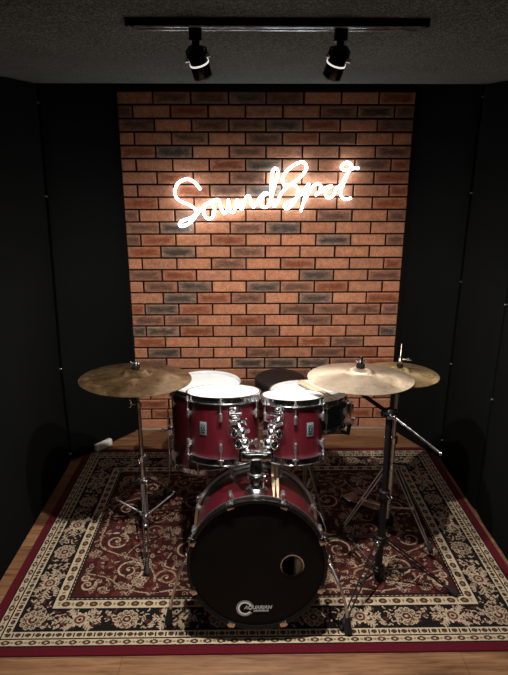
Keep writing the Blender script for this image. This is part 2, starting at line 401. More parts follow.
motif(.249, .014, .058, .018, BRN); motif(.249, .005, .058, .006, GOLD); motif(.249, .009, .058, .005, GOLD, .5)
motif(.279, .003, .02, .006, BRN)
# small hand strokes (symmetrical in four quarters)
def stamp(px, py, r, col):
    for sx in (1, -1):
        for sy in (1, -1):
            x = LX/2 + sx*px; y = LY/2 + sy*py
            i0, i1 = int((x-r)/ST)-1, int((x+r)/ST)+2; j0, j1 = int((y-r)/ST)-1, int((y+r)/ST)+2
            i0 = max(i0,0); j0 = max(j0,0); i1 = min(i1,nx); j1 = min(j1,ny)
            if i1 <= i0 or j1 <= j0: continue
            m = (GX[j0:j1,i0:i1]-x)**2 + (GY[j0:j1,i0:i1]-y)**2 < r*r
            img[j0:j1,i0:i1][m] = col
def stroke(P, w0, w1, col):
    P = np.array(P, float); seg = np.linalg.norm(np.diff(P,axis=0),axis=1); L = seg.sum(); n = max(2, int(L/(ST*.7)))
    cs = np.concatenate([[0], np.cumsum(seg)])
    for q in np.linspace(0, L, n):
        stamp(np.interp(q, cs, P[:,0]), np.interp(q, cs, P[:,1]), w0+(w1-w0)*q/L, col)
def spiral(cx, cy, r, turns, a0, sgn=1):
    return [(cx + r*(1-.86*s)*math.cos(a0+sgn*turns*2*PI*s), cy + r*(1-.86*s)*math.sin(a0+sgn*turns*2*PI*s)) for s in np.linspace(0,1,40)]
def flower(cx, cy, r, petals, col, mid, core_=None):
    big = r > .03
    for k in range(petals):
        a = 2*PI*k/petals; stamp(cx+r*.74*math.cos(a), cy+r*.74*math.sin(a), r*.28, col)
    for k in range(petals):
        a = 2*PI*k/petals
        if r > .02: stamp(cx+r*.75*math.cos(a), cy+r*.75*math.sin(a), r*.16, BRN if mid is INK else FIELD)
        if big: stamp(cx+r*.80*math.cos(a), cy+r*.80*math.sin(a), r*.07, col)
    if r > .02:
        stamp(cx, cy, r*.56, INK); stamp(cx, cy, r*.48, col); stamp(cx, cy, r*.36, ROSE if mid is INK else mid)
        for k in range(6): a = 2*PI*k/6; stamp(cx+r*.25*math.cos(a), cy+r*.25*math.sin(a), r*.08, INK)
        stamp(cx, cy, r*.15, col)
    else: stamp(cx, cy, r*.46, mid)
def leafspray(cx, cy, a, L, col, w=.0042):
    ca, sa = math.cos(a), math.sin(a)
    stroke([(cx,cy),(cx+L*ca,cy+L*sa)], w, w*.6, col)
    for s in (.3,.55,.8):
        for g_ in (1,-1):
            bb = a+g_*.8; stroke([(cx+L*s*ca,cy+L*s*sa),(cx+L*s*ca+L*.34*math.cos(bb),cy+L*s*sa+L*.34*math.sin(bb))], w, w*.7, col)
# main border: rosettes and palmettes in turn
hx_, hy_ = LX/2 - .168, LY/2 - .168
def palmette(cx, cy, vert):
    r = .034
    for s in (1,-1):
        ax, ay = (0,1) if vert else (1,0)
        for g_ in (-.75, 0, .75):
            a = math.atan2(ay*s, ax*s)+g_; leafspray(cx+.022*math.cos(a), cy+.022*math.sin(a), a, .05 if g_ else .062, TAN)
    stamp(cx, cy, .03, TAN); stamp(cx, cy, .022, ROSE); stamp(cx, cy, .013, TAN); stamp(cx, cy, .007, INK)
    for k in range(8): a = 2*PI*k/8+.3; stamp(cx+.034*math.cos(a), cy+.034*math.sin(a), .006, CREAM)
PER = (hx_*2)/10
for k in range(6):
    x = k*PER
    if k % 2 == 0: palmette(x, hy_, False)
    else: flower(x, hy_, .047, 10, TAN, INK, ROSE)
PERY = (hy_*2)/6
for k in range(4):
    y = k*PERY
    if k == 3: flower(hx_, y, .05, 10, TAN, INK, ROSE)
    elif k % 2 == 1: flower(hx_, y, .047, 10, TAN, INK, ROSE)
    else: palmette(hx_, y, True)
rq = random.Random(5)
def freeborder(n):
    for _ in range(n):
        s_ = rq.random(); o_ = rq.uniform(-.045,.045)
        if s_ < .6: x, y = rq.uniform(0,hx_), hy_+o_
        else: x, y = hx_+o_, rq.uniform(0,hy_)
        i, j = int((LX/2+x)/ST), int((LY/2+y)/ST)
        if img[j, i].sum() < .06:
            a = rq.uniform(0, 2*PI); stroke([(x-.007*math.cos(a),y-.007*math.sin(a)),(x,y),(x+.007*math.cos(a+.8),y+.007*math.sin(a+.8))], .0024, .0034, TAN if rq.random() < .7 else ROSE)
freeborder(620)
put(((dist < W[1]-.004) & (dist > W[1]-.010)) | ((dist > W[2]+.004) & (dist < W[2]+.010)), CREAM)
# field: scrolling stems, spirals, flowers, scattered sprigs on wine red
fx, fy = LX/2-.29, LY/2-.29
for (cx, cy, r, tn, a0, sg, col) in [(.62,.33,.07,1.6,2.2,1,TAN),(.72,.13,.065,1.5,-1.2,-1,TAN),(.44,.38,.055,1.5,.4,-1,GOLD),(.36,.2,.075,1.6,2.8,1,TAN),(.55,.05,.055,1.4,1.0,1,GOLD),
                                     (.2,.36,.06,1.5,3.5,1,TAN),(.15,.15,.055,1.5,.2,-1,GOLD),(.78,.42,.035,1.3,3.6,-1,TAN),(.5,.21,.04,1.4,4.2,1,ROSE),(.3,.07,.045,1.4,0,1,ROSE),(.75,.28,.038,1.3,2,1,ROSE),(.07,.27,.045,1.4,1,1,ROSE)]:
    stroke(spiral(cx,cy,r,tn,a0,sg), .0066, .003, col); stamp(cx,cy,.007,CREAM*.8)
for P in [[(.02,.47),(.14,.44),(.27,.46),(.38,.45),(.5,.47),(.62,.44),(.7,.38),(.8,.35)],[(.8,.02),(.79,.16),(.7,.22),(.6,.26),(.52,.32),(.47,.44)],[(.02,.2),(.12,.24),(.24,.24),(.3,.32),(.31,.43)],
          [(.02,.05),(.16,.06),(.24,.13),(.34,.12),(.44,.1),(.47,.02)],[(.55,.12),(.62,.17),(.66,.26)],[(.44,.22),(.46,.3),(.4,.33)],[(.26,.3),(.2,.27),(.14,.31)]]:
    P3 = [tuple(q)[:2] for q in smoothpts([(x,y,0) for x,y in P], 6)]
    stroke(P3, .0042, .003, TAN*.8)
    for s_ in range(4, len(P3)-2, 5):
        x, y = P3[s_]; a = math.atan2(P3[s_+1][1]-y, P3[s_+1][0]-x) + (1.0 if (s_//5) % 2 else -1.0)
        stroke([(x,y),(x+.03*math.cos(a),y+.03*math.sin(a))], .0035, .0065, ROSE if (s_//5) % 3 else GOLD)
for (cx, cy, r) in [(.56,.4,.034),(.8,.22,.03),(.29,.39,.03),(.43,.05,.03),(.67,.04,.032),(.09,.4,.032),(.22,.21,.028),(.55,.28,.026),(.7,.45,.024),(.12,.03,.05),(.4,.29,.022),(.8,.38,.02)]:
    flower(cx, cy, r, 8, TAN, ROSE, CREAM*.8); stamp(cx, cy, r*.25, GOLD)
for _ in range(900):
    x, y = rq.uniform(0,fx-.01), rq.uniform(0,fy-.01); i, j = int((LX/2+x)/ST), int((LY/2+y)/ST)
    if img[j,i].sum() > .09: continue
    k = rq.random(); a = rq.uniform(0,2*PI)
    if k < .3: flower(x, y, .0105, 5, TAN*.8 if rq.random()<.4 else ROSE, BRN)
    elif k < .75: leafspray(x, y, a, .022, [TAN*.8,ROSE,GOLD,INK,INK][rq.randrange(5)], .0022)
    else: stroke(spiral(x,y,.014,1.1,a,1), .0028, .002, TAN*.8 if rq.random()<.5 else ROSE)
img *= (1 + .16*(np.random.rand(ny, nx, 1)-.5)) * (1 + .06*np.sin(GY[...,None]*900))
img = np.clip(img, .003, 1)
VX, VY = np.meshgrid(np.linspace(X0,X1,nx+1), np.linspace(Y0,Y1,ny+1))
VZ = -.0012 + .0010*np.random.rand(ny+1, nx+1) + .0012*np.sin(VX*3.1+.7)*np.sin(VY*4.3)*0
co = np.stack([VX,VY,VZ],-1).reshape(-1,3)
idx = np.arange((ny+1)*(nx+1)).reshape(ny+1,nx+1)
quads = np.stack([idx[:-1,:-1],idx[:-1,1:],idx[1:,1:],idx[1:,:-1]],-1).reshape(-1,4)
# skirt and underside
ringi = np.concatenate([idx[0,:-1], idx[:-1,-1], idx[-1,:0:-1], idx[:0:-1,0]])
low = co[ringi].copy(); low[:,2] = FZ + .0003; base = len(co); kk = len(ringi)
sk = np.stack([np.roll(ringi,-1), ringi, base+np.arange(kk), base+(np.arange(kk)+1)%kk],-1)
co = np.concatenate([co,low]); quads = np.concatenate([quads,sk])
me = bpy.data.meshes.new('persian_rug'); me.vertices.add(len(co)); me.vertices.foreach_set('co', co.astype(np.float32).ravel())
me.loops.add(quads.size); me.loops.foreach_set('vertex_index', quads.astype(np.int32).ravel())
me.polygons.add(len(quads)); me.polygons.foreach_set('loop_start', np.arange(0,quads.size,4,dtype=np.int32)); me.polygons.foreach_set('loop_total', np.full(len(quads),4,dtype=np.int32))
me.update(calc_edges=True)
fc = np.concatenate([img.reshape(-1,3), np.tile(BURG,(kk,1))]); fc4 = np.concatenate([fc, np.ones((len(fc),1))],1)
ca = me.color_attributes.new('pile', 'FLOAT_COLOR', 'CORNER'); ca.data.foreach_set('color', np.repeat(fc4,4,axis=0).astype(np.float32).ravel())
PILE = mat('rug_pile', (.1,.02,.02), .95); t = NT(PILE)
a = t.n('ShaderNodeAttribute', attribute_name='pile'); t.base(t.mix(.3, a.outputs['Color'], t.ramp(t.noise(t.coord(), 150, 3, .7), [(.3,(.25,)*3),(.7,(.75,)*3)]), 'OVERLAY'))
t.b.inputs['Sheen Weight'].default_value = .08
me.materials.append(PILE)
tag(link('persian_rug', me), 'large red, black and cream patterned oriental rug under the drum kit', 'rug')

# ------------------------------------------------------------------ neon sign
NEON = mat('white_neon', (1,1,1), .4); b_ = NEON.node_tree.nodes['Principled BSDF']
b_.inputs['Emission Color'].default_value = (.74,.9,1,1); b_.inputs['Emission Strength'].default_value = 9.5
tn = NT(NEON); tn.base(tn.ramp(tn.noise(tn.coord(), 20, 2), [(.3,(.9,.9,.9)),(.7,(1,1,1))]))
CLEAR = mat('clear_clip', (.7,.7,.7), .2); t = NT(CLEAR); t.base(t.ramp(t.noise(t.coord(), 50, 2), [(.3,(.6,.6,.6)),(.7,(.75,.75,.75))]))
LET = {
 'S': [(-0.276,1.617),(-0.293,1.64),(-0.316,1.663),(-0.345,1.677),(-0.375,1.675),(-0.408,1.658),(-0.427,1.629),(-0.433,1.597),(-0.424,1.571),(-0.398,1.548),(-0.357,1.531),(-0.324,1.513),(-0.307,1.49),(-0.317,1.466),(-0.348,1.448),(-0.39,1.434),(-0.412,1.416),(-0.407,1.401),(-0.383,1.401),(-0.349,1.419),(-0.32,1.448),(-0.292,1.484),(-0.267,1.513),(-0.243,1.535)],
 'ound': [(-0.242,1.535),(-0.259,1.504),(-0.258,1.469),(-0.238,1.445),(-0.217,1.448),(-0.199,1.472),(-0.195,1.507),(-0.21,1.534),(-0.234,1.538),(-0.218,1.547),(-0.196,1.555),(-0.173,1.558),(-0.161,1.539),(-0.153,1.504),(-0.137,1.478),(-0.12,1.492),(-0.112,1.525),(-0.109,1.56),(-0.104,1.522),(-0.092,1.488),(-0.077,1.485),(-0.066,1.509),(-0.059,1.539),(-0.053,1.56),(-0.043,1.529),(-0.03,1.502),(-0.019,1.514),(-0.01,1.553),(0.006,1.579),(0.023,1.57),(0.031,1.535),(0.042,1.516),(0.056,1.524),(0.07,1.55),(0.088,1.577),(0.112,1.597),(0.125,1.596),(0.104,1.58),(0.088,1.549),(0.099,1.517),(0.126,1.516),(0.147,1.551),(0.163,1.606),(0.185,1.682),(0.192,1.722),(0.175,1.741),(0.159,1.722),(0.152,1.668),(0.15,1.606),(0.156,1.551),(0.171,1.517)],
 'S2': [(0.171,1.517),(0.19,1.54),(0.206,1.582),(0.238,1.623),(0.308,1.673),(0.349,1.716),(0.363,1.746),(0.348,1.772),(0.32,1.775),(0.278,1.753),(0.239,1.719),(0.219,1.678),(0.236,1.642),(0.28,1.647),(0.31,1.63),(0.313,1.592),(0.293,1.543),(0.256,1.506),(0.234,1.514),(0.246,1.538),(0.289,1.556),(0.324,1.582),(0.359,1.627),(0.383,1.654)],
 'p': [(0.379,1.654),(0.365,1.603),(0.346,1.528),(0.334,1.486)],
 'po': [(0.346,1.528),(0.365,1.565),(0.388,1.611),(0.412,1.642),(0.441,1.651),(0.454,1.633),(0.443,1.603),(0.42,1.584),(0.455,1.607),(0.485,1.627),(0.511,1.639),(0.517,1.637),(0.493,1.624),(0.48,1.596),(0.5,1.568),(0.531,1.584),(0.545,1.622),(0.556,1.63)],
 't': [(0.556,1.63),(0.581,1.655),(0.609,1.707),(0.633,1.748),(0.622,1.769),(0.596,1.773),(0.574,1.755),(0.58,1.735),(0.609,1.729),(0.649,1.741),(0.678,1.741)],
 't2': [(0.616,1.723),(0.594,1.659),(0.575,1.607),(0.586,1.571),(0.618,1.56),(0.641,1.571)]}
NY = 3.394
sign = empty('neon_sign', (.12, 3.41, 1.58), 'glowing white cursive neon lettering mounted on the brick wall', 'neon sign')
for kx, pts in LET.items():
    P = smoothpts([(x-.12, NY-3.41, z-1.58) for x, z in pts], 5)
    b = MB(); b.tube(P, .008, 10); b.build('letter_tube', NEON, sign, ang=70)
    for q in (pts[len(pts)//3], pts[2*len(pts)//3]):
        b = MB(); b.cyl((q[0]-.12, .0125, q[1]-1.58), (q[0]-.12, NY-3.41+.008, q[1]-1.58), .004, n=8); b.build('mounting_clip', CLEAR, sign)

# ------------------------------------------------------------------ track light
GLOSSBLK = mat('gloss_black_metal', (.012,.013,.013), .16); t = NT(GLOSSBLK); t.l(t.ramp(t.noise(t.coord(), 40, 2), [(.3,(.1,.1,.1)),(.8,(.24,.24,.24))]), t.b.inputs['Roughness'])
ALU = mat('track_aluminium', (.75,.76,.77), .25, 1); t = NT(ALU); t.l(t.ramp(t.noise(t.coord(scale=(1,40,40)), 20, 2), [(.3,(.18,.18,.18)),(.8,(.34,.34,.34))]), t.b.inputs['Roughness'])
TY, TZ = 1.575, 2.112
tr = empty('light_track', (.083, TY, TZ), 'black ceiling light track with a silver lower edge above the drums', 'light track')
b = MB(); b.box((0, 0, -.009), (.77, .034, .018), bev=.002); b.build('rail', BLACKMET, tr)
b = MB(); b.box((0, -.0155, -.0203), (.735, .003, .0046)); b.box((0, .0155, -.0203), (.735, .003, .0046)); b.build('metal_edge', ALU, tr)
for sx in (-.386, .386):
    b = MB(); b.box((sx, 0, -.0095), (.012, .036, .021), bev=.003); b.build('end_cap', BLACKMET, tr)
BULB = mat('warm_bulb', (1,1,1), .3); bb_ = BULB.node_tree.nodes['Principled BSDF']; bb_.inputs['Emission Color'].default_value = (1,.86,.68,1); bb_.inputs['Emission Strength'].default_value = 30
t = NT(BULB); t.base(t.ramp(t.noise(t.coord(), 60, 2), [(.3,(.9,.9,.9)),(.7,(1,1,1))]))
GLOW = mat('lamp_glow_gap', (.9,.9,.9), .4); gb = GLOW.node_tree.nodes['Principled BSDF']; gb.inputs['Emission Color'].default_value = (1,.95,.88,1); gb.inputs['Emission Strength'].default_value = .9
t = NT(GLOW); t.base(t.ramp(t.noise(t.coord(), 60, 2), [(.3,(.8,.8,.8)),(.7,(.95,.95,.95))]))
LAMPS = []
def spot_head(x, aim, label, ty=TY):
    o = empty('track_spotlight', (x, ty, TZ-.022), label, 'spotlight')
    b = MB(); b.box((0, 0, -.014), (.033, .03, .03), bev=.003); b.cyl((0,0,-.028), (0,0,-.042), .011, .009); b.build('adapter', BLACKMET, o)
    a = Vector(aim).normalized(); piv = Vector((0, 0, -.053))
    sd = Vector((1, 0, 0)); sd = (sd - a*sd.dot(a)).normalized()
    b = MB()
    for s in (1,-1):
        b.tube([Vector((0,0,-.038)), Vector((s*.016,0,-.041)), piv + sd*s*.0255 + Vector((0,0,.006)), piv + sd*s*.0265 + a*.02], .0032, 8)
    b.build('yoke', BLACKMET, o)
    for s in (1,-1):
        b = MB(); b.cyl(piv + sd*s*.022 + a*.016, piv + sd*s*.034 + a*.016, .006, n=12); b.build('pivot_knob', CHROME, o)
    M = zto(piv - a*.012, piv + a)
    b = MB(); b.lathe([(0,-.004),(.012,-.004),(.0165,.002),(.022,.010),(.0235,.018),(.0235,.038),(.0258,.04),(.0258,.074),(.0245,.076),(.0225,.076),(.0215,.062),(.006,.05),(0,.05)], 32, M)
    hd = b.build('lamp_head', GLOSSBLK, o)
    b = MB(); b.lathe([(.0238,.0392),(.0262,.0392),(.0262,.0432),(.0238,.0432)], 32, M, closed=True); b.build('light_gap', GLOW, hd)
    b = MB(); b.lathe([(.0222,.0745),(.0262,.0745),(.0262,.0775),(.0222,.0775)], 32, M, closed=True); b.build('front_ring', CHROME_SATIN, hd)
    b = MB(); b.lathe([(0,.072),(.015,.071),(.0195,.067),(.0195,.062),(0,.062)], 24, M); b.build('bulb', BULB, hd)
    LAMPS.append((o.location + piv + a*(.078-.012), a))
spot_head(-.13, (.23, .52, -.82), 'left black spotlight head on the ceiling track, tilted toward the right')
spot_head(.248, (-.23, .52, -.82), 'right black spotlight head on the ceiling track, tilted toward the left')

# added track, unseen behind the viewpoint, to light the front of the kit
t2 = empty('light_track', (.2, -.35, TZ), 'added second black ceiling light track, unseen behind the viewpoint', 'light track')
b = MB(); b.box((0, 0, -.009), (1.6, .034, .018), bev=.002); b.build('rail', BLACKMET, t2)
b = MB(); b.box((0, -.0155, -.0203), (1.56, .003, .0046)); b.box((0, .0155, -.0203), (1.56, .003, .0046)); b.build('metal_edge', ALU, t2)
spot_head(-.45, (.5, 2.2, -1.65), 'added black spotlight head on the unseen second track, left of its pair', -.35)
spot_head(.9, (-.8, 2.2, -1.65), 'added black spotlight head on the unseen second track, right of its pair', -.35)

# ------------------------------------------------------------------ drums
def drum(root, R, h, n, ph, shellm, headm, lug_h=.036, badge=None, lugr=.0075, flip_low=True, double=False):
    """shell, heads, rims, lugs with rods; local Z is the axis, origin at the lower edge"""
    b = MB(); b.lathe([(R-.008,.004),(R,.004),(R,h-.004),(R-.008,h-.004)], 72, closed=True); b.build('shell', shellm, root, ang=30)
    for zc, sg, nm in ((h, 1, 'batter_head'), (0, -1, 'resonant_head')):
        b = MB(); b.lathe([(0,zc+sg*.001),(R*.5,zc+sg*.001),(R-.012,zc+sg*.001),(R-.004,zc),(R+.003,zc-sg*.006),(R+.003,zc-sg*.014),(R+.001,zc-sg*.014),(R-.002,zc-sg*.004),(0,zc-sg*.003)], 72)
        b.build(nm, headm, root, ang=50)
        b = MB(); b.lathe([(R+.004,zc-sg*.016),(R+.012,zc-sg*.016),(R+.0125,zc-sg*.012),(R+.0065,zc-sg*.010),(R+.0065,zc+sg*.010),(R+.011,zc+sg*.012),(R+.011,zc+sg*.0145),(R+.004,zc+sg*.0145)], 72, closed=True)
        for k in range(n):
            a = ph+2*PI*k/n; M = Matrix.Rotation(a, 3, 'Z')
            b.box(M @ Vector((R+.014,0,zc-sg*.0125)), (.016,.026,.008), M, bev=.003)
        b.build('rim', CHROME, root, ang=35)
    # one lug + rod mesh for the top, mirrored for the bottom
    def lugmesh(sg):
        l = MB(); zc = h if sg > 0 else 0; z0 = zc - sg*.045 if not double else h/2
        prof = [(0,0),(lugr*.8,.0005),(lugr,.005),(lugr*.86,lug_h*.35),(lugr*.86,lug_h*.65),(lugr,lug_h-.005),(lugr*.8,lug_h-.0005),(0,lug_h)]
        l.lathe(prof, 14, Matrix.Translation((R+.013,0,zc-sg*.045-(lug_h if sg > 0 else 0))))
        zm = zc - sg*(.045+lug_h*.5); l.box((R+.005,0,zm), (.014,.013,lug_h*.5), bev=.002)
        r = MB(); za, zb = zc-sg*.047, zc-sg*.004; r.cyl((R+.015,0,za), (R+.015,0,zb), .0026, n=8); r.cyl((R+.015,0,zc-sg*.008),(R+.015,0,zc+sg*.002), .0048, n=8); r.cyl((R+.015,0,zc+sg*.002),(R+.015,0,zc+sg*.008), .0034, n=6)
        return l.mesh('lug', CHROME_SATIN), r.mesh('tension_rod', CHROME_SATIN)
    for sg in (1,-1):
        lm, rm = lugmesh(sg)
        for k in range(n):
            o = link('lug', lm, root, (0,0,0), (0,0,ph+2*PI*k/n)); link('tension_rod', rm, o)
    if badge is not None:
        a, zc, w, hh = badge; M = Matrix.Rotation(a, 3, 'Z')
        b = MB(); b.box(M @ Vector((R+.0015,0,zc)), (.004,w,hh), M, bev=.0012); bo = b.build('badge', BADGE, root)
        b = MB(); cx = R+.0042
        b.box(M @ Vector((cx,0,zc+hh*.08)), (.0014,w*.62,hh*.46), M); b.build('badge_emblem', BADGED, bo)
        b = MB()
        for s in (1,-1):
            Q = M @ Matrix.Rotation(s*.42, 3, 'X'); b.box(M @ Vector((cx+.0006,0,zc+hh*.06)), (.0016,w*.07,hh*.36), Q); b.sph(M @ Vector((cx+.0006,s*w*.16,zc+hh*.2)), w*.075, 8)
        b.build('badge_mark', BADGE, bo)
        b = MB(); b.box(M @ Vector((cx,0,zc-hh*.28)), (.0014,w*.66,hh*.1), M); b.build('badge_lettering', BADGED, bo)

def drum_root(name, top, tilt, h, label, cat='drum'):
    """Empty at the lower centre of a drum whose upper head centre is top and whose axis leans back by tilt (deg)"""
    n = Vector((0, math.sin(R_(tilt)), math.cos(R_(tilt))))
    return empty(name, Vector(top) - n*h, label, cat, (-R_(tilt), 0, 0))
T1 = drum_root('rack_tom', (-.1,2.115,.83), 12.5, .25, 'larger wine red rack tom, left of the two mounted over the bass drum')
drum(T1, .1485, .25, 6, R_(-92), RED, HEADW, badge=(R_(-121), .135, .031, .054))
T2 = drum_root('rack_tom', (.191,2.07,.83), 13, .235, 'smaller wine red rack tom, right of the two mounted over the bass drum')
drum(T2, .1225, .235, 6, R_(-90), RED, HEADW, badge=(R_(-61), .128, .031, .056))
T3 = drum_root('floor_tom', (-.219,2.65,.655), 3, .415, 'tall wine red floor tom standing on legs behind the left rack tom')
drum(T3, .181, .415, 8, R_(-100), RED, HEADW)
for a in (R_(178), R_(58), R_(-62)):
    ca, sa = math.cos(a), math.sin(a); r = .181+.026
    b = MB(); b.cyl((ca*r,sa*r,-.06), (ca*r,sa*r,.27), .0048, n=10); b.tube([(ca*r,sa*r,-.06),(ca*(r+.004),sa*(r+.004),-.12),(ca*(r+.03),sa*(r+.03),-.205)], .0048, 10); lg = b.build('leg', CHROME, T3)
    b = MB(); b.cyl((ca*(r+.028),sa*(r+.028),-.2), (ca*(r+.038),sa*(r+.038),-.2335), .010, .012, 12); b.build('rubber_foot', RUBBER, lg)
    b = MB(); M = Matrix.Rotation(a, 3, 'Z'); b.box(M @ Vector((.181+.012,0,.15)), (.026,.04,.05), M, bev=.005); b.cyl(M @ Vector((r,-.03,.15)), M @ Vector((r,.03,.15)), .0085, n=10)
    b.cyl(M @ Vector((r,.0,.15)), M @ Vector((r+.03,.0,.15)), .006, n=8); b.box(M @ Vector((r+.036,0,.15)), (.012,.034,.012), M, bev=.003); b.build('leg_bracket', CHROME, T3)

# snare drum on its own stand
SN = drum_root('snare_drum', (.30,2.45,.687), 6, .135, 'dark teal snare drum with a white head behind the smaller rack tom')
drum(SN, .181, .135, 8, R_(-70), TEAL, HEADW, lug_h=.03)
b = MB(); M = Matrix.Rotation(R_(-20), 3, 'Z'); b.box(M @ Vector((.181+.016,0,.07)), (.03,.034,.085), M, bev=.006); b.cyl(M @ Vector((.215,0,.11)), M @ Vector((.215,-.035,.12)), .006, n=8)
b.cyl(M @ Vector((.215,0,.03)), M @ Vector((.235,0,.03)), .009, n=10); b.box(M @ Vector((.222,-.01,.085)), (.01,.014,.05), M, bev=.003); b.build('strainer', CHROME, SN)

def tripod(root, z_up, z_low, rad, a0, mleg, z_joint=.5, rf=0, pole_r=.0125, brace=True, foot_z=0.0, double=False, n=3, mleg2=None):
    """legs with rubber feet and braces, around local origin on the floor"""
    for k in range(n):
        a = a0 + 2*PI*k/n if not isinstance(a0, (list,tuple)) else a0[k]
        rr = rad if not isinstance(rad, (list,tuple)) else rad[k]
        d = Vector((math.cos(a), math.sin(a), 0)); s = Vector((-d.y, d.x, 0))
        top = d*.024 + Vector((0,0,z_up)); foot = d*rr + Vector((0,0,foot_z+.014))
        b = MB()
        for g_ in ((.0115,-.0115) if double else (0,)):
            b.tube([top+s*g_, top.lerp(foot,.5)+s*g_*.9, foot+s*g_*.5], (.0034 if double else .0062), 8)
        b.cyl(top-s*.014, top+s*.014, .0065, n=8)
        if double: b.cyl(top.lerp(foot,.5)-s*.012, top.lerp(foot,.5)+s*.012, .005, n=8)
        lg = b.build('leg', mleg2 or mleg, root)
        f1 = foot + (foot-top).normalized()*.004; f0 = foot - (foot-top).normalized()*.045
        b = MB(); b.cyl(f0, Vector((f1.x,f1.y,foot_z+.012)), .0085, .012, 12); b.sph((f1.x,f1.y,foot_z+.0105), .0105, 10); b.build('rubber_foot', RUBBER, lg)
        if brace:
            j = top.lerp(foot, z_joint); lo = d*.022 + Vector((0,0,z_low))
            b = MB(); b.tube([lo, j+Vector((0,0,-.004))], .0042, 8); b.cyl(lo-s*.01, lo+s*.01, .006, n=8); b.build('brace', mleg, root)
            b = MB(); b.sph(j, .0085, 10); b.build('joint', mleg, root)
def collar(root, z, r=.021, h=.034, x=0, y=0, wing=None, m=None):
    b = MB(); b.lathe([(r*.6,-h/2),(r,-h/2+.004),(r,h/2-.004),(r*.6,h/2)], 20, Matrix.Translation((x,y,z)), closed=True)
    o = b.build('collar', m or CHROME, root)
    if wing is not None:
        d = Vector((math.cos(wing), math.sin(wing), 0)); c = Vector((x,y,z)); b = MB()
        b.cyl(c+d*r*.8, c+d*(r+.022), .0045, n=8)
        M = Matrix.Rotation(wing, 3, 'Z'); b.box(c+d*(r+.024)+Vector((0,0,.010)), (.008,.008,.02), M @ Matrix.Rotation(.4,3,'Y'), bev=.002); b.box(c+d*(r+.024)-Vector((0,0,.010)), (.008,.008,.02), M @ Matrix.Rotation(-.4,3,'Y'), bev=.002)
        b.build('wing_nut', CHROME, o)
    return o

SS = empty('snare_stand', (.30,2.465,0), 'low tripod stand with rubber tipped arms holding the teal snare drum', 'drum stand')
b = MB(); b.cyl((0,0,.10), (0,0,.47), .011, n=14); b.build('pole', DSTEEL, SS)
tripod(SS, .30, .13, .2, R_(-60), DSTEEL); collar(SS, .30); collar(SS, .13)
b = MB(); b.sph((0,0,.475), .02, 12); b.build('basket_hub', DSTEEL, SS)
for a in (R_(-35), R_(85), R_(205)):
    d = Vector((math.cos(a), math.sin(a), 0)); n = Vector((0,math.sin(R_(6)),math.cos(R_(6))))
    zp = lambda q: .545 - math.tan(R_(6))*(q.y+.015-.0)
    e1 = d*.222; e1 = Vector((e1.x,e1.y, .512 - math.tan(R_(6))*e1.y)); e2 = Vector((d.x*.232, d.y*.232, e1.z+.05))
    b = MB(); b.tube([Vector((0,0,.475)), d*.1+Vector((0,0,.49)), e1, e2], .006, 8); ar = b.build('basket_arm', DSTEEL, SS)
    b = MB(); b.tube([e1-d*.03, e1+d*.004, e2], .0105, 10); b.build('rubber_tip', RUBBER, ar)

# ------------------------------------------------------------------ bass drum
KR, KD = .2665, .37
K = empty('bass_drum', (0,0,0), 'wine red bass drum with a black front head and white ring logo', 'drum', (-R_(8),0,0))
Kd = Vector((0, math.cos(R_(8)), -math.sin(R_(8)))); Ku = Vector((0, math.sin(R_(8)), math.cos(R_(8))))
K.location = Vector((.036,1.676,.316)) + Kd*KD - Ku*KR
AX = Matrix.Translation((0,-KD,KR)) @ Matrix.Rotation(-PI/2, 4, 'X')       # local z -> +y (front to rear)
RS = .2525
b = MB(); b.lathe([(RS-.009,.022),(RS,.022),(RS,KD-.022),(RS-.009,KD-.022)], 96, AX, closed=True); b.build('shell', RED, K, ang=30)
for z0, z1, nm in ((0,.04,1), (KD-.04,KD,0)):
    b = MB(); b.lathe([(RS+.002,z0+.001),(RS+.004,z0),(KR-.001,z0),(KR,z0+.002),(KR,z1-.002),(KR-.001,z1),(RS+.004,z1),(RS+.002,z1-.001)], 96, AX, closed=True); hp = b.build('hoop', HOOPBLK, K, ang=35)
    zz = z1 if nm else z0
    b = MB(); b.lathe([(RS+.003,zz-.002),(KR+.0012,zz-.002),(KR+.0012,zz+.002),(RS+.003,zz+.002)], 96, AX, closed=True); b.build('metal_edge', CHROME_SATIN, hp, ang=35)
# front head with an offset port hole
hx, hz = .133, -.006; pr = .043; hb = MB(); n = 96; rows = []; vs = []; fs = []
for k in range(9):
    s = k/8
    for i in range(n):
        a = 2*PI*i/n; ox, oz = RS*math.cos(a), RS*math.sin(a); ix, iz = hx+pr*math.cos(a), hz+pr*math.sin(a)
        vs.append(AX @ Vector((ix+(ox-ix)*s, -(iz+(oz-iz)*s), .014 - .002*s)))
for k in range(8):
    for i in range(n): j = (i+1)%n; fs.append((k*n+i,k*n+j,(k+1)*n+j,(k+1)*n+i))
hb.add(vs, fs)
hb.lathe([(RS-.002,.012),(RS+.003,.012),(RS+.003,.03),(RS+.001,.03)], 96, AX)
fh = hb.build('front_head', HEADB, K, ang=50)
PM = AX @ Matrix.Translation((hx,-hz,.0125))
b = MB(); b.lathe([(pr-.002,.000),(pr+.002,-.001),(pr+.002,.003),(pr-.002,.003)], 48, PM, closed=True); b.build('port_ring', CHROME, fh)
b = MB(); b.lathe([(0,KD-.014),(RS,KD-.014),(RS+.003,KD-.02),(RS+.003,KD-.03)], 72, AX); b.build('batter_head', HEADW, K, ang=50)
PILLOW = mat('grey_damping_foam', (.3,.22,.14), .9); t = NT(PILLOW); t.base(t.ramp(t.noise(t.coord(), 30, 3), [(.3,(.42,.29,.17)),(.7,(.62,.46,.29))]))
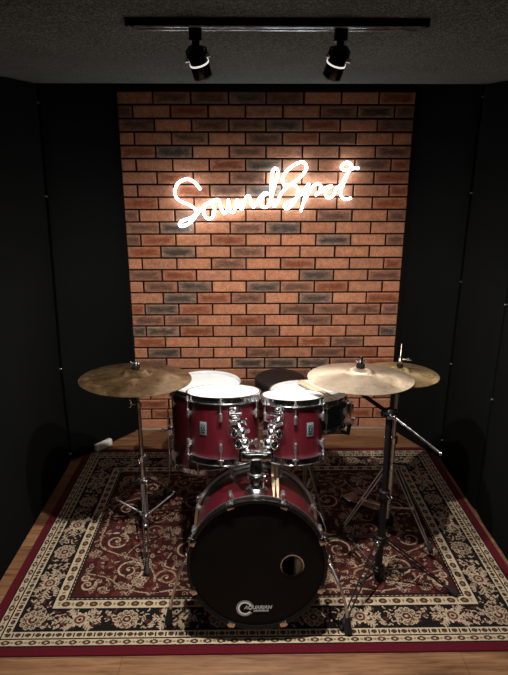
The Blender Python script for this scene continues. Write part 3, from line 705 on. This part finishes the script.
b = MB(); b.box((.175,-KD+.07,KR-.05), (.06,.07,.13), bev=.02); b.build('damping_pillow', PILLOW, K)
# logo: ring of rays, open on its right, with the lettering across
LM = Matrix.Translation((-.0475,-KD+.0112,.086)) @ Matrix.Rotation(PI/2, 4, 'X')
b = MB(); k = 60
for r0, r1, a0, a1 in ((.0205,.0285,.3,2*PI-.62),):
    vs = []; fs = []
    for i in range(k+1):
        a = a0+(a1-a0)*i/k
        for r in (r0, r1 - .0018*(i % 2)): vs.append(LM @ Vector((r*math.cos(a), r*math.sin(a), .0006)))
    for i in range(k): fs.append((2*i,2*i+1,2*i+3,2*i+2))
    b.add(vs, fs)
vs = []; fs = []
for i in range(44):
    a = .34+(2*PI-.98)*i/43; w = .028
    for r, da in ((.0292,-w),(.0292,w),(.0335,w*.8),(.0335,-w*.8)): vs.append(LM @ Vector((r*math.cos(a+da), r*math.sin(a+da), .0006)))
    fs.append((4*i,4*i+1,4*i+2,4*i+3))
b.add(vs, fs); b.build('logo_ring', PRINTW, fh, smooth=False)
def text(body, size, loc, parent, name, m, M, shear=.0, bold=0.0, sx=1.0):
    cu = bpy.data.curves.new('tmp', 'FONT'); cu.body = body; cu.size = size; cu.shear = shear; cu.extrude = .0002; cu.align_x = 'LEFT'
    to = bpy.data.objects.new('tmp', cu); COL.objects.link(to); dg = bpy.context.evaluated_depsgraph_get(); dg.update()
    me = bpy.data.meshes.new_from_object(to.evaluated_get(dg)); bpy.data.objects.remove(to); bpy.data.curves.remove(cu)
    import bmesh
    if bold:
        bm = bmesh.new()
        for ox, oy in ((0,0),(bold,0),(0,bold),(bold,bold)):
            n0 = len(bm.verts); bm.from_mesh(me); bm.verts.ensure_lookup_table()
            for v_ in bm.verts[n0:]: v_.co.x += ox; v_.co.y += oy
        bm.to_mesh(me); bm.free()
    me.transform(M @ Matrix.Translation(loc) @ Matrix.Diagonal((sx,1,1,1))); me.materials.clear(); me.materials.append(m); me.name = name
    return link(name, me, parent)
text('AQUARIAN', .0205, (-.004,-.004,.001), fh, 'logo_lettering', PRINTW, LM, .3, .0011, .99)
text('DRUMHEADS', .0098, (.032,-.0145,.001), fh, 'logo_lettering', PRINTW, LM, .1, .0006, 1.0)
# lugs, rods and claws
for k in range(8):
    a = R_(22.5+45*k)
    for sg, z0 in ((1, 0), (-1, KD)):
        M = AX @ Matrix.Rotation(a, 4, 'Z')
        b = MB(); zc = z0 + sg*.095
        b.lathe([(0,0),(.0062,.0008),(.008,.006),(.0068,.016),(.0068,.026),(.008,.036),(.0062,.041),(0,.042)], 14, M @ Matrix.Translation((RS+.015,0,zc-.021)))
        b.box((0,0,0), (.001,.001,.001)); b.v = b.v[:-8]; b.f = b.f[:-6]; b.m = b.m[:-6]
        bx = MB(); bx.box((RS+.006,0,zc), (.016,.015,.022), bev=.002); b.add([M @ Vector(p) for p in bx.v], bx.f)
        lu = b.build('lug', CHROME_SATIN, K)
        b = MB(); b.cyl(M @ Vector((KR+.006,0,z0+sg*.003)), M @ Vector((RS+.017,0,zc-sg*.018)), .0027, n=8); b.build('tension_rod', CHROME, lu)
        b = MB(); bx = MB(); bx.box((KR+.0035,0,z0+sg*.02), (.006,.03,.042), bev=.0025); bx.box((KR-.006,0,z0-sg*.0015), (.02,.028,.005), bev=.002); bx.box((KR+.008,0,z0+sg*.014), (.012,.014,.02), bev=.003)
        b.add([M @ Vector(p) for p in bx.v], bx.f); b.build('claw', CHROME, K)
# spurs
Kinv = (Matrix.Translation(K.location) @ Matrix.Rotation(-R_(8), 4, 'X')).inverted()
def kl(p): return Kinv @ Vector(p)
for P, foot, sx in (([(.30,1.77,.275),(.325,1.735,.262),(.352,1.69,.215),(.376,1.672,.14),(.388,1.67,.06)], (.3935,1.668,.0), 1), ([(-.222,1.79,.275),(-.25,1.765,.262),(-.277,1.745,.2),(-.299,1.735,.12),(-.311,1.73,.05)], (-.318,1.727,.0), -1)):
    b = MB(); b.tube([kl(p) for p in smoothpts(P, 5)], .0055, 10); sp_ = b.build('spur', CHROME_SATIN, K)
    b = MB(); b.cyl(kl(P[-1])+Vector((0,0,.02)), kl((foot[0],foot[1],.011)), .0095, .0165, 12); b.sph(kl((foot[0],foot[1],.0155)), .0155, 10); b.build('rubber_foot', RUBBER, sp_)
    c = kl(P[0]); b = MB(); b.sph(c+Vector((sx*.006,0,0)), .02, 14); b.cyl(c+Vector((-sx*.02,0,0)), c+Vector((sx*.024,0,0)), .014, n=14); b.cyl(c+Vector((sx*.02,-.03,.0)), c+Vector((sx*.02,.03,0)), .006, n=8); b.build('spur_bracket', CHROME, K)
# long handled rods by the right rear claw
b = MB(); b.tube([kl(p) for p in [(.272,1.93,.40),(.30,1.90,.385),(.318,1.87,.345),(.325,1.85,.3)]], .003, 8); b.tube([kl(p) for p in [(.262,1.90,.39),(.288,1.87,.36),(.30,1.85,.32),(.318,1.84,.295)]], .003, 8); b.build('cable_loop', CHROME, K)
# tom holder
HC = kl((.034,1.80,.575)); top = kl((.034,1.835,.70))
b = MB()
b.lathe([(0,0),(.042,0),(.044,.006),(.038,.014),(.030,.02),(.027,.05),(.034,.054),(.034,.074),(.027,.078),(.025,.1),(.021,.13),(0,.13)], 24, Matrix.Translation(HC - Vector((0,0,.012))))
th = b.build('tom_holder', CHROME, K)
b = MB(); b.box(HC+Vector((0,-.03,.045)), (.022,.018,.03), bev=.004); b.cyl(HC+Vector((-.03,-.012,.05)), HC+Vector((.034,-.012,.05)), .007, n=10); b.box(HC+Vector((.04,-.012,.05)), (.01,.012,.03), bev=.003); b.build('clamp_screw', CHROME, th)
b = MB(); b.box(top, (.118,.05,.036), bev=.006); b.box(top+Vector((0,-.026,0)), (.085,.008,.022), bev=.003)
for s in (-1,1): b.cyl(top+Vector((s*.052,0,-.022)), top+Vector((s*.052,0,.03)), .017, n=16); b.cyl(top+Vector((s*.03,-.034,.0)), top+Vector((s*.03,-.02,.0)), .008, n=8)
b.build('holder_block', CHROME, th)
for s, A, Bp, C_ in ((-1, (.002,1.835,.712), (-.022,1.895,.765), (-.056,1.965,.818)), (1, (.07,1.835,.712), (.094,1.885,.765), (.134,1.938,.815))):
    A, Bp, C_ = kl(A), kl(Bp), kl(C_)
    b = MB(); b.tube([A, A.lerp(Bp,.5), Bp, Bp.lerp(C_,.5), C_], .0085, 12); ar = b.build('tom_arm', CHROME, K)
    b = MB(); b.sph(A.lerp(Bp,.45), .023, 14); b.sph(Bp, .021, 14)
    dv = Vector((0.02*s,-.02,.004)); b.cyl(A.lerp(Bp,.45)-dv*1.2, A.lerp(Bp,.45)+dv*1.4, .010, n=12); b.cyl(Bp-dv*1.3, Bp+dv*1.6, .009, n=12); b.torus(.014, .005, zto(Bp+dv*1.5, Bp+dv*3), 18, 8); b.torus(.016, .0055, zto(A.lerp(Bp,.45)+dv*1.3, A.lerp(Bp,.45)+dv*3), 18, 8)
    b.build('ratchet_joint', CHROME, ar)
    b = MB(); w = Bp.lerp(C_,.55); b.box(w, (.03,.03,.026), Matrix.Rotation(.5*s,3,'Z'), bev=.006); b.cyl(w+Vector((-s*.03,-.012,0)), w+Vector((s*.02,-.012,0)), .006, n=8); b.box(w+Vector((-s*.036,-.012,0)), (.01,.01,.028), bev=.003); b.build('memory_clamp', CHROME, ar)
# tom brackets belong to the toms
def tom_bracket(T, p, out):
    Ti = (Matrix.Translation(T.location) @ T.rotation_euler.to_matrix().to_4x4()).inverted(); c = Ti @ Vector(p)
    a = math.atan2(c.y, c.x); M = Matrix.Rotation(a, 3, 'Z'); r = out
    b = MB(); b.box(M @ Vector((r+.004,0,c.z)), (.012,.042,.074), M, bev=.005); b.box(M @ Vector((r+.016,0,c.z+.006)), (.022,.03,.044), M, bev=.006); b.cyl(M @ Vector((r+.026,-.026,c.z+.012)), M @ Vector((r+.026,.024,c.z+.012)), .007, n=10)
    b.cyl(M @ Vector((r+.022,0,c.z-.012)), M @ Vector((r+.046,0,c.z-.012)), .0065, n=8); b.box(M @ Vector((r+.05,0,c.z-.012)), (.01,.03,.012), M, bev=.003); b.sph(M @ Vector((r+.02,.0,c.z+.03)), .011, 10)
    b.build('tom_bracket', CHROME, T)
tom_bracket(T1, (-.056,1.97,.80), .1485); tom_bracket(T2, (.134,1.962,.80), .1225)

# ------------------------------------------------------------------ cymbals
def cymbal_mesh(R, bell_r, bell_h, bow, th=.0016):
    top = [(.0078,bell_h+bow)]
    for i in range(1,9):
        s = i/8; top.append((.0078+(bell_r-.0078)*s, bow+bell_h*math.sqrt(max(0,1-s**2.3))*.999 - .0*s))
    for i in range(1,13):
        s = i/12; top.append((bell_r+(R-bell_r)*s, bow*(1-s**1.35)))
    low = [(r, z-th) for r, z in reversed(top)]
    b = MB(); b.lathe(top+low, 96, closed=True); return b
def cymbal(c, R, tilt, roll, m, label, bell=(.06,.02), bow=.022, name='cymbal', flip=False, rz=0):
    rot = Matrix.Rotation(R_(roll), 3, 'Y') @ Matrix.Rotation(-R_(tilt)+(PI if flip else 0), 3, 'X')
    o = cymbal_mesh(R, bell[0], bell[1], bow).build(name, m, None, Vector(c) - rot @ Vector((0,0,bell[1]+bow-.0016)), rot.to_euler(), ang=60)
    return tag(o, label, 'cymbal')
RIDE = Vector((-.504,2.30,.872)); CRASH = Vector((.481,2.135,.936)); HAT = Vector((.703,2.318,.838))
ride = cymbal(RIDE, .252, 4, 2.2, BRONZE_DARK, 'dark tarnished bronze ride cymbal on the stand at far left', (.062,.019), .024)
crash = cymbal(CRASH, .223, 4, 0, BRONZE, 'pale bronze crash cymbal on the black boom stand, front of the right pair', (.054,.02), .022)
hat1 = cymbal(HAT + Vector((0,0,.0304)), .178, 2, 0, BRONZE_HAT, 'upper hi-hat cymbal at far right, partly hidden behind the pale crash', (.05,.018), .014, 'hi_hat_cymbal')
hat2 = cymbal(HAT - Vector((0,0,.0375)), .178, 2, 0, BRONZE_HAT, 'lower hi-hat cymbal, facing up beneath the upper hi-hat cymbal', (.05,.018), .014, 'hi_hat_cymbal', flip=True)

# logo traces printed in ink on the hi-hat and crash (worn, unreadable strokes)
INKM = mat('worn_ink', (.05,.035,.02), .7); t = NT(INKM); t.base(t.ramp(t.noise(t.coord(), 200, 2), [(.3,(.03,.02,.012)),(.7,(.12,.085,.05))]))
b = MB()
P = [(.10,.03),(.112,.055),(.128,.05),(.122,.03),(.135,.02),(.145,.04),(.138,.06)]
zc = lambda x, y: .014*(1-((math.hypot(x,y)-.05)/.128)**1.35) + .0008
for q in ([(x-.015,y-.07) for x, y in P], [(.09,-.02),(.1,-.06),(.125,-.075),(.145,-.05),(.15,-.02)]):
    pp = smoothpts([(x,y,zc(x,y)) for x, y in q], 4); b.tube(pp, .0009, 5)
b.build('worn_stamp', INKM, hat1)

def cym_top(root, p, tilt, rod_h, felt_m=FELT):
    """felts, sleeve, wing nut threaded on the stand's tip; p = underside of the bell in root space"""
    M = Matrix.Translation(p) @ Matrix.Rotation(-R_(tilt), 4, 'X')
    b = MB(); b.lathe([(0,-.05),(.0042,-.05),(.0042,rod_h),(.003,rod_h+.003),(0,rod_h+.003)], 12, M); rod = b.build('tip_rod', CHROME, root)
    b = MB(); b.lathe([(.005,-.022),(.017,-.022),(.018,-.018),(.018,-.008),(.017,-.0045),(.005,-.0045)], 20, M, closed=True); b.build('lower_felt', felt_m, rod)
    b = MB(); b.lathe([(.005,.0035),(.017,.0035),(.018,.007),(.018,.017),(.017,.02),(.005,.02)], 20, M, closed=True); b.build('upper_felt', felt_m, rod)
    b = MB(); b.lathe([(.0045,.021),(.009,.021),(.008,.03),(.0045,.031)], 14, M, closed=True)
    for s in (1,-1):
        w = MB(); w.tube([(s*.006,0,.025),(s*.014,0,.031),(s*.022,0,.038)], [.003,.0036,.0028], 8); b.add([M @ Vector(q) for q in w.v], w.f)
    b.build('wing_nut', CHROME, rod)

# left stand
CS = empty('cymbal_stand', (-.504,2.30,0), 'straight chrome tripod stand holding the dark ride cymbal at left', 'cymbal stand')
b = MB(); b.cyl((0,0,.07), (0,0,.42), .0125, n=16); b.cyl((0,0,.42), (0,0,.70), .0098, n=16); b.cyl((0,0,.70), (0,0,.813), .007, n=12); b.build('pole', DSTEEL, CS)
tripod(CS, .30, .105, .305, R_(-80), CHROME_SATIN, z_joint=.5, double=True, mleg2=LEGDARK)
for z, w in ((.30,R_(-60)),(.105,None),(.42,R_(-100)),(.70,R_(170))): collar(CS, z, .0185 if z < .6 else .0145, .034, wing=w)
b = MB(); b.sph((0,0,.808), .014, 12); b.cyl((-.022,0,.808), (.022,0,.808), .008, n=10); b.build('tilter', CHROME, CS)
cym_top(CS, Vector((0,0,.872)), 4, .044)

# boom stand (black pole, bright boom end)
BS = empty('boom_stand', (.575,1.956,0), 'black boom stand with crossed arm holding the pale crash cymbal', 'cymbal stand')
off = Vector((.575,1.956,0))
b = MB(); b.cyl((0,0,.012), (0,0,.44), .0155, n=16); b.cyl((0,0,.44), (-.006,0,.80), .0135, n=16); b.build('pole', BLACKMET, BS)
F = [Vector((.883,1.855,0))-off, Vector((.372,2.235,0))-off, Vector((.372,1.69,0))-off]
tripod(BS, .215, .06, [f.length for f in F], [math.atan2(f.y,f.x) for f in F], BLACKMET, z_joint=.5, double=True)
for z, w in ((.215,R_(-120)),(.06,None),(.44,R_(-70))): collar(BS, z, .023, .04, wing=w, m=BLACKMET)
JT = Vector((.5655,1.952,.815))-off
b = MB(); b.sph(JT, .024, 14); b.cyl(JT+Vector((-.03,-.01,0)), JT+Vector((.03,.01,0)), .013, n=12); b.build('boom_joint', BLACKMET, BS)
b = MB(); b.cyl(JT+Vector((0,-.018,.0)), JT+Vector((0,-.04,0)), .006, n=8); b.box(JT+Vector((0,-.044,0)), (.034,.008,.01), bev=.003); b.build('wing_nut', CHROME, BS)
e0 = Vector((.445,2.075,.868))-off; e1 = Vector((.728,1.795,.722))-off
b = MB(); b.cyl(e0, JT+(e1-JT)*.06, .0085, n=12); b.build('boom_arm', BLACKMET, BS)
b = MB(); b.cyl(JT+(e1-JT)*.06, e1, .0062, n=12); b.sph(e1, .0075, 10); b.build('boom_tube', CHROME, BS)
tip = CRASH - off
b = MB(); b.sph(e0, .013, 12); b.cyl(e0+Vector((-.018,.0,0)), e0+Vector((.018,0,0)), .008, n=10); b.tube([e0, e0+Vector((.012,.03,-.012)), tip+Vector((0,-.003,-.048)), tip+Vector((0,-.002,-.035))], .006, 8); b.build('tilter', BLACKMET, BS)
cym_top(BS, tip, 4, .05)

# hi-hat stand
HS = empty('hi_hat_stand', (.703,2.318,0), 'chrome hi-hat stand with foot pedal at the right of the kit', 'hi-hat stand')
b = MB(); b.cyl((0,0,.06), (0,0,.50), .013, n=16); b.cyl((0,0,.50), (0,0,.776), .0098, n=16); b.build('pole', CHROME_SATIN, HS)
b = MB(); b.cyl((0,0,.77), (0,0,.985), .0032, n=10); b.build('pull_rod', CHROME, HS)
tripod(HS, .36, .13, .25, R_(-48.8), CHROME_SATIN, z_joint=.5, double=True)
for z, w in ((.36,R_(-150)),(.13,None),(.50,R_(190))): collar(HS, z, .0195, .038, wing=w)
b = MB(); b.lathe([(.005,.776),(.02,.776),(.02,.785),(.013,.79),(.005,.79)], 20, closed=True); b.build('seat_cup', CHROME, HS)
b = MB(); b.lathe([(.004,.874),(.014,.874),(.014,.888),(.004,.888)], 18, closed=True); b.build('felt', FELT, HS)
b = MB(); b.lathe([(.0035,.889),(.0085,.889),(.0095,.894),(.0095,.918),(.0075,.924),(.0035,.924)], 16, closed=True); b.cyl((.006,0,.91), (.03,-.004,.91), .0042, n=8); b.box((.04,-.005,.91), (.022,.006,.012), bev=.002); b.build('clutch', CHROME, HS)
b = MB(); b.box((0,.02,.032), (.075,.04,.05), bev=.006)
b.build('pedal_frame', BLACKMET, HS)
d0 = Vector((-.012,.045,.085)); d1 = Vector((-.115,.215,.022)); a = math.atan2(d1.y-d0.y, d1.x-d0.x); L = (d1-d0).length
Mf = (d1-d0).to_track_quat('X','Z').to_matrix()
b = MB(); b.box((d0+d1)/2, (L,.082,.007), Mf, bev=.003)
for k in range(-4,5): b.box((d0+d1)/2 + Mf @ Vector((k*L*.1,0,.0045)), (.006,.06,.003), Mf)
fb = b.build('footboard', LEGDARK, HS)
b = MB(); b.box(d1+Vector((d1-d0).xy.to_3d()).normalized()*.03+Vector((0,0,-.0095)), (.075,.085,.018), Matrix.Rotation(a,3,'Z'), bev=.004); b.build('heel_plate', LEGDARK, HS)
b = MB(); b.tube([d0+Vector((0,0,.0)), Vector((0,.0,.12))], .004, 6); b.build('pedal_chain', CHROME, HS)

# ------------------------------------------------------------------ throne
TH = empty('drum_throne', (.204,3.1,0), 'round black padded drum stool behind the kit by the brick wall', 'stool')
b = MB(); b.lathe([(0,.407),(.145,.407),(.153,.412),(.156,.423),(.156,.493),(.152,.507),(.142,.514),(.07,.517),(0,.517)], 56)
se = b.build('seat', VINYL, TH, ang=50)
b = MB(); b.torus(.1565, .0026, Matrix.Translation((0,0,.489)), 56, 6); b.torus(.1565, .0026, Matrix.Translation((0,0,.425)), 56, 6); b.build('piping', VINYL, se)
b = MB(); b.cyl((0,0,.09), (0,0,.409), .0145, n=14); b.lathe([(.01,.387),(.06,.4),(.06,.407),(.01,.407)], 20, closed=True); b.build('pole', DSTEEL, TH)
tripod(TH, .3, .12, .25, R_(-90), DSTEEL); collar(TH, .3, .024); collar(TH, .12, .022)

# ------------------------------------------------------------------ drumsticks
def stick(tip, butt, label, group, L=None):
    tip = Vector(tip); butt = Vector(butt); d = (tip-butt).normalized(); L = (tip-butt).length
    M = zto(butt, tip); r = .0071
    b = MB(); b.lathe([(0,0),(r*.6,.0008),(r*.95,.004),(r,.012),(r,L*.7),(r*.86,L*.8),(r*.42,L-.016),(r*.36,L-.0125),(r*.66,L-.008),(r*.62,L-.003),(r*.3,L-.0006),(0,L)], 16)
    me = b.mesh('drumstick', MAPLE); o = link('drumstick', me); o.matrix_world = M
    return tag(o, label, 'drumstick', group)
def kick_top(x, y, r=.0071):
    """height of the bass shell's crest at x (world) for a stick of radius r lying on it"""
    lx = x-.036; h = math.sqrt((RS+r)**2 - lx*lx); s = ((Vector((0,y,0))-Vector((0,1.676,0))).y - h*math.sin(R_(8)))/math.cos(R_(8))
    return .316 + h*math.cos(R_(8)) - s*math.sin(R_(8))
SGR = 'pair of drumsticks on the bass drum'
def kstick(xt, xb, label):
    yt, yb = 1.765, 2.10
    return stick((xt, yt, kick_top(xt,yt)+.0005), (xb, yb, kick_top(xb,yb)+.025), label, SGR)
kstick(.100, .110, 'pale wooden drumstick on the bass drum shell, left of the pair lying there')
kstick(.1155, .1265, 'pale wooden drumstick on the bass drum shell, right of the pair lying there')
def sz(y): return .687 - math.tan(R_(6))*(y-2.45)
def sstick(t_, b_, label, lift=.0225):
    return stick((t_[0],t_[1],sz(t_[1])+lift), (b_[0],b_[1],sz(b_[1])+lift), label, 'pair of drumsticks on the snare')
sstick((.402,2.268), (.262,2.578), 'wooden drumstick lying across the snare head, left of the pair there')
sstick((.422,2.283), (.281,2.592), 'wooden drumstick lying across the snare head, right of the pair there')

# ------------------------------------------------------------------ white block at the wall
b = MB(); ang = math.atan2(3.412-3.004, BX0-XL-.01)
b.box((0,0,.022), (.12,.03,.044), bev=.003)
wb = b.build('power_strip', WHITEPL, None, (-.937,3.158,.0003), (0,0,ang)); tag(wb, 'short white plastic power strip on the floor by the angled black panel', 'power strip')

# ------------------------------------------------------------------ lights
def spot(loc, d, e, size, blend, col, rad=.014):
    L = bpy.data.lights.new('track_spot', 'SPOT'); L.energy = e; L.spot_size = R_(size); L.spot_blend = blend; L.color = col; L.shadow_soft_size = rad
    o = bpy.data.objects.new('track_spot', L); COL.objects.link(o); o.location = loc; o.rotation_euler = Vector(d).to_track_quat('-Z','Y').to_euler(); return o
for p, a in LAMPS[:2]: spot(p, (a.x*.8, .47, -.88), 98, 127, .7, (1,.95,.88))
for p, a in LAMPS[2:]: spot(p, a, 11, 64, .8, (1,.94,.87))  # added fill from the unseen second track, for the front of the kit

w = bpy.data.worlds.new('World'); scn.world = w; w.use_nodes = True
w.node_tree.nodes['Background'].inputs[0].default_value = (.5,.55,.6,1); w.node_tree.nodes['Background'].inputs[1].default_value = .0

for m in (FABRIC, PAINT, CARPET, PILE, FELT, BED):
    m.node_tree.nodes['Principled BSDF'].inputs['Specular IOR Level'].default_value = .06
BRICK.node_tree.nodes['Principled BSDF'].inputs['Specular IOR Level'].default_value = .25
# ------------------------------------------------------------------ camera
cam = bpy.data.cameras.new('camera'); co_ = bpy.data.objects.new('camera', cam); COL.objects.link(co_)
cam.sensor_fit = 'HORIZONTAL'; cam.sensor_width = 36; cam.lens = 540/508*36; cam.clip_start = .01
co_.location = (0,0,1.75); co_.rotation_euler = (R_(90-17.55), 0, R_(-.8))
scn.camera = co_
vs_ = scn.view_settings; vs_.view_transform = 'Standard'; vs_.look = 'None'; vs_.gamma = 1; vs_.exposure = 0; vs_.use_curve_mapping = False
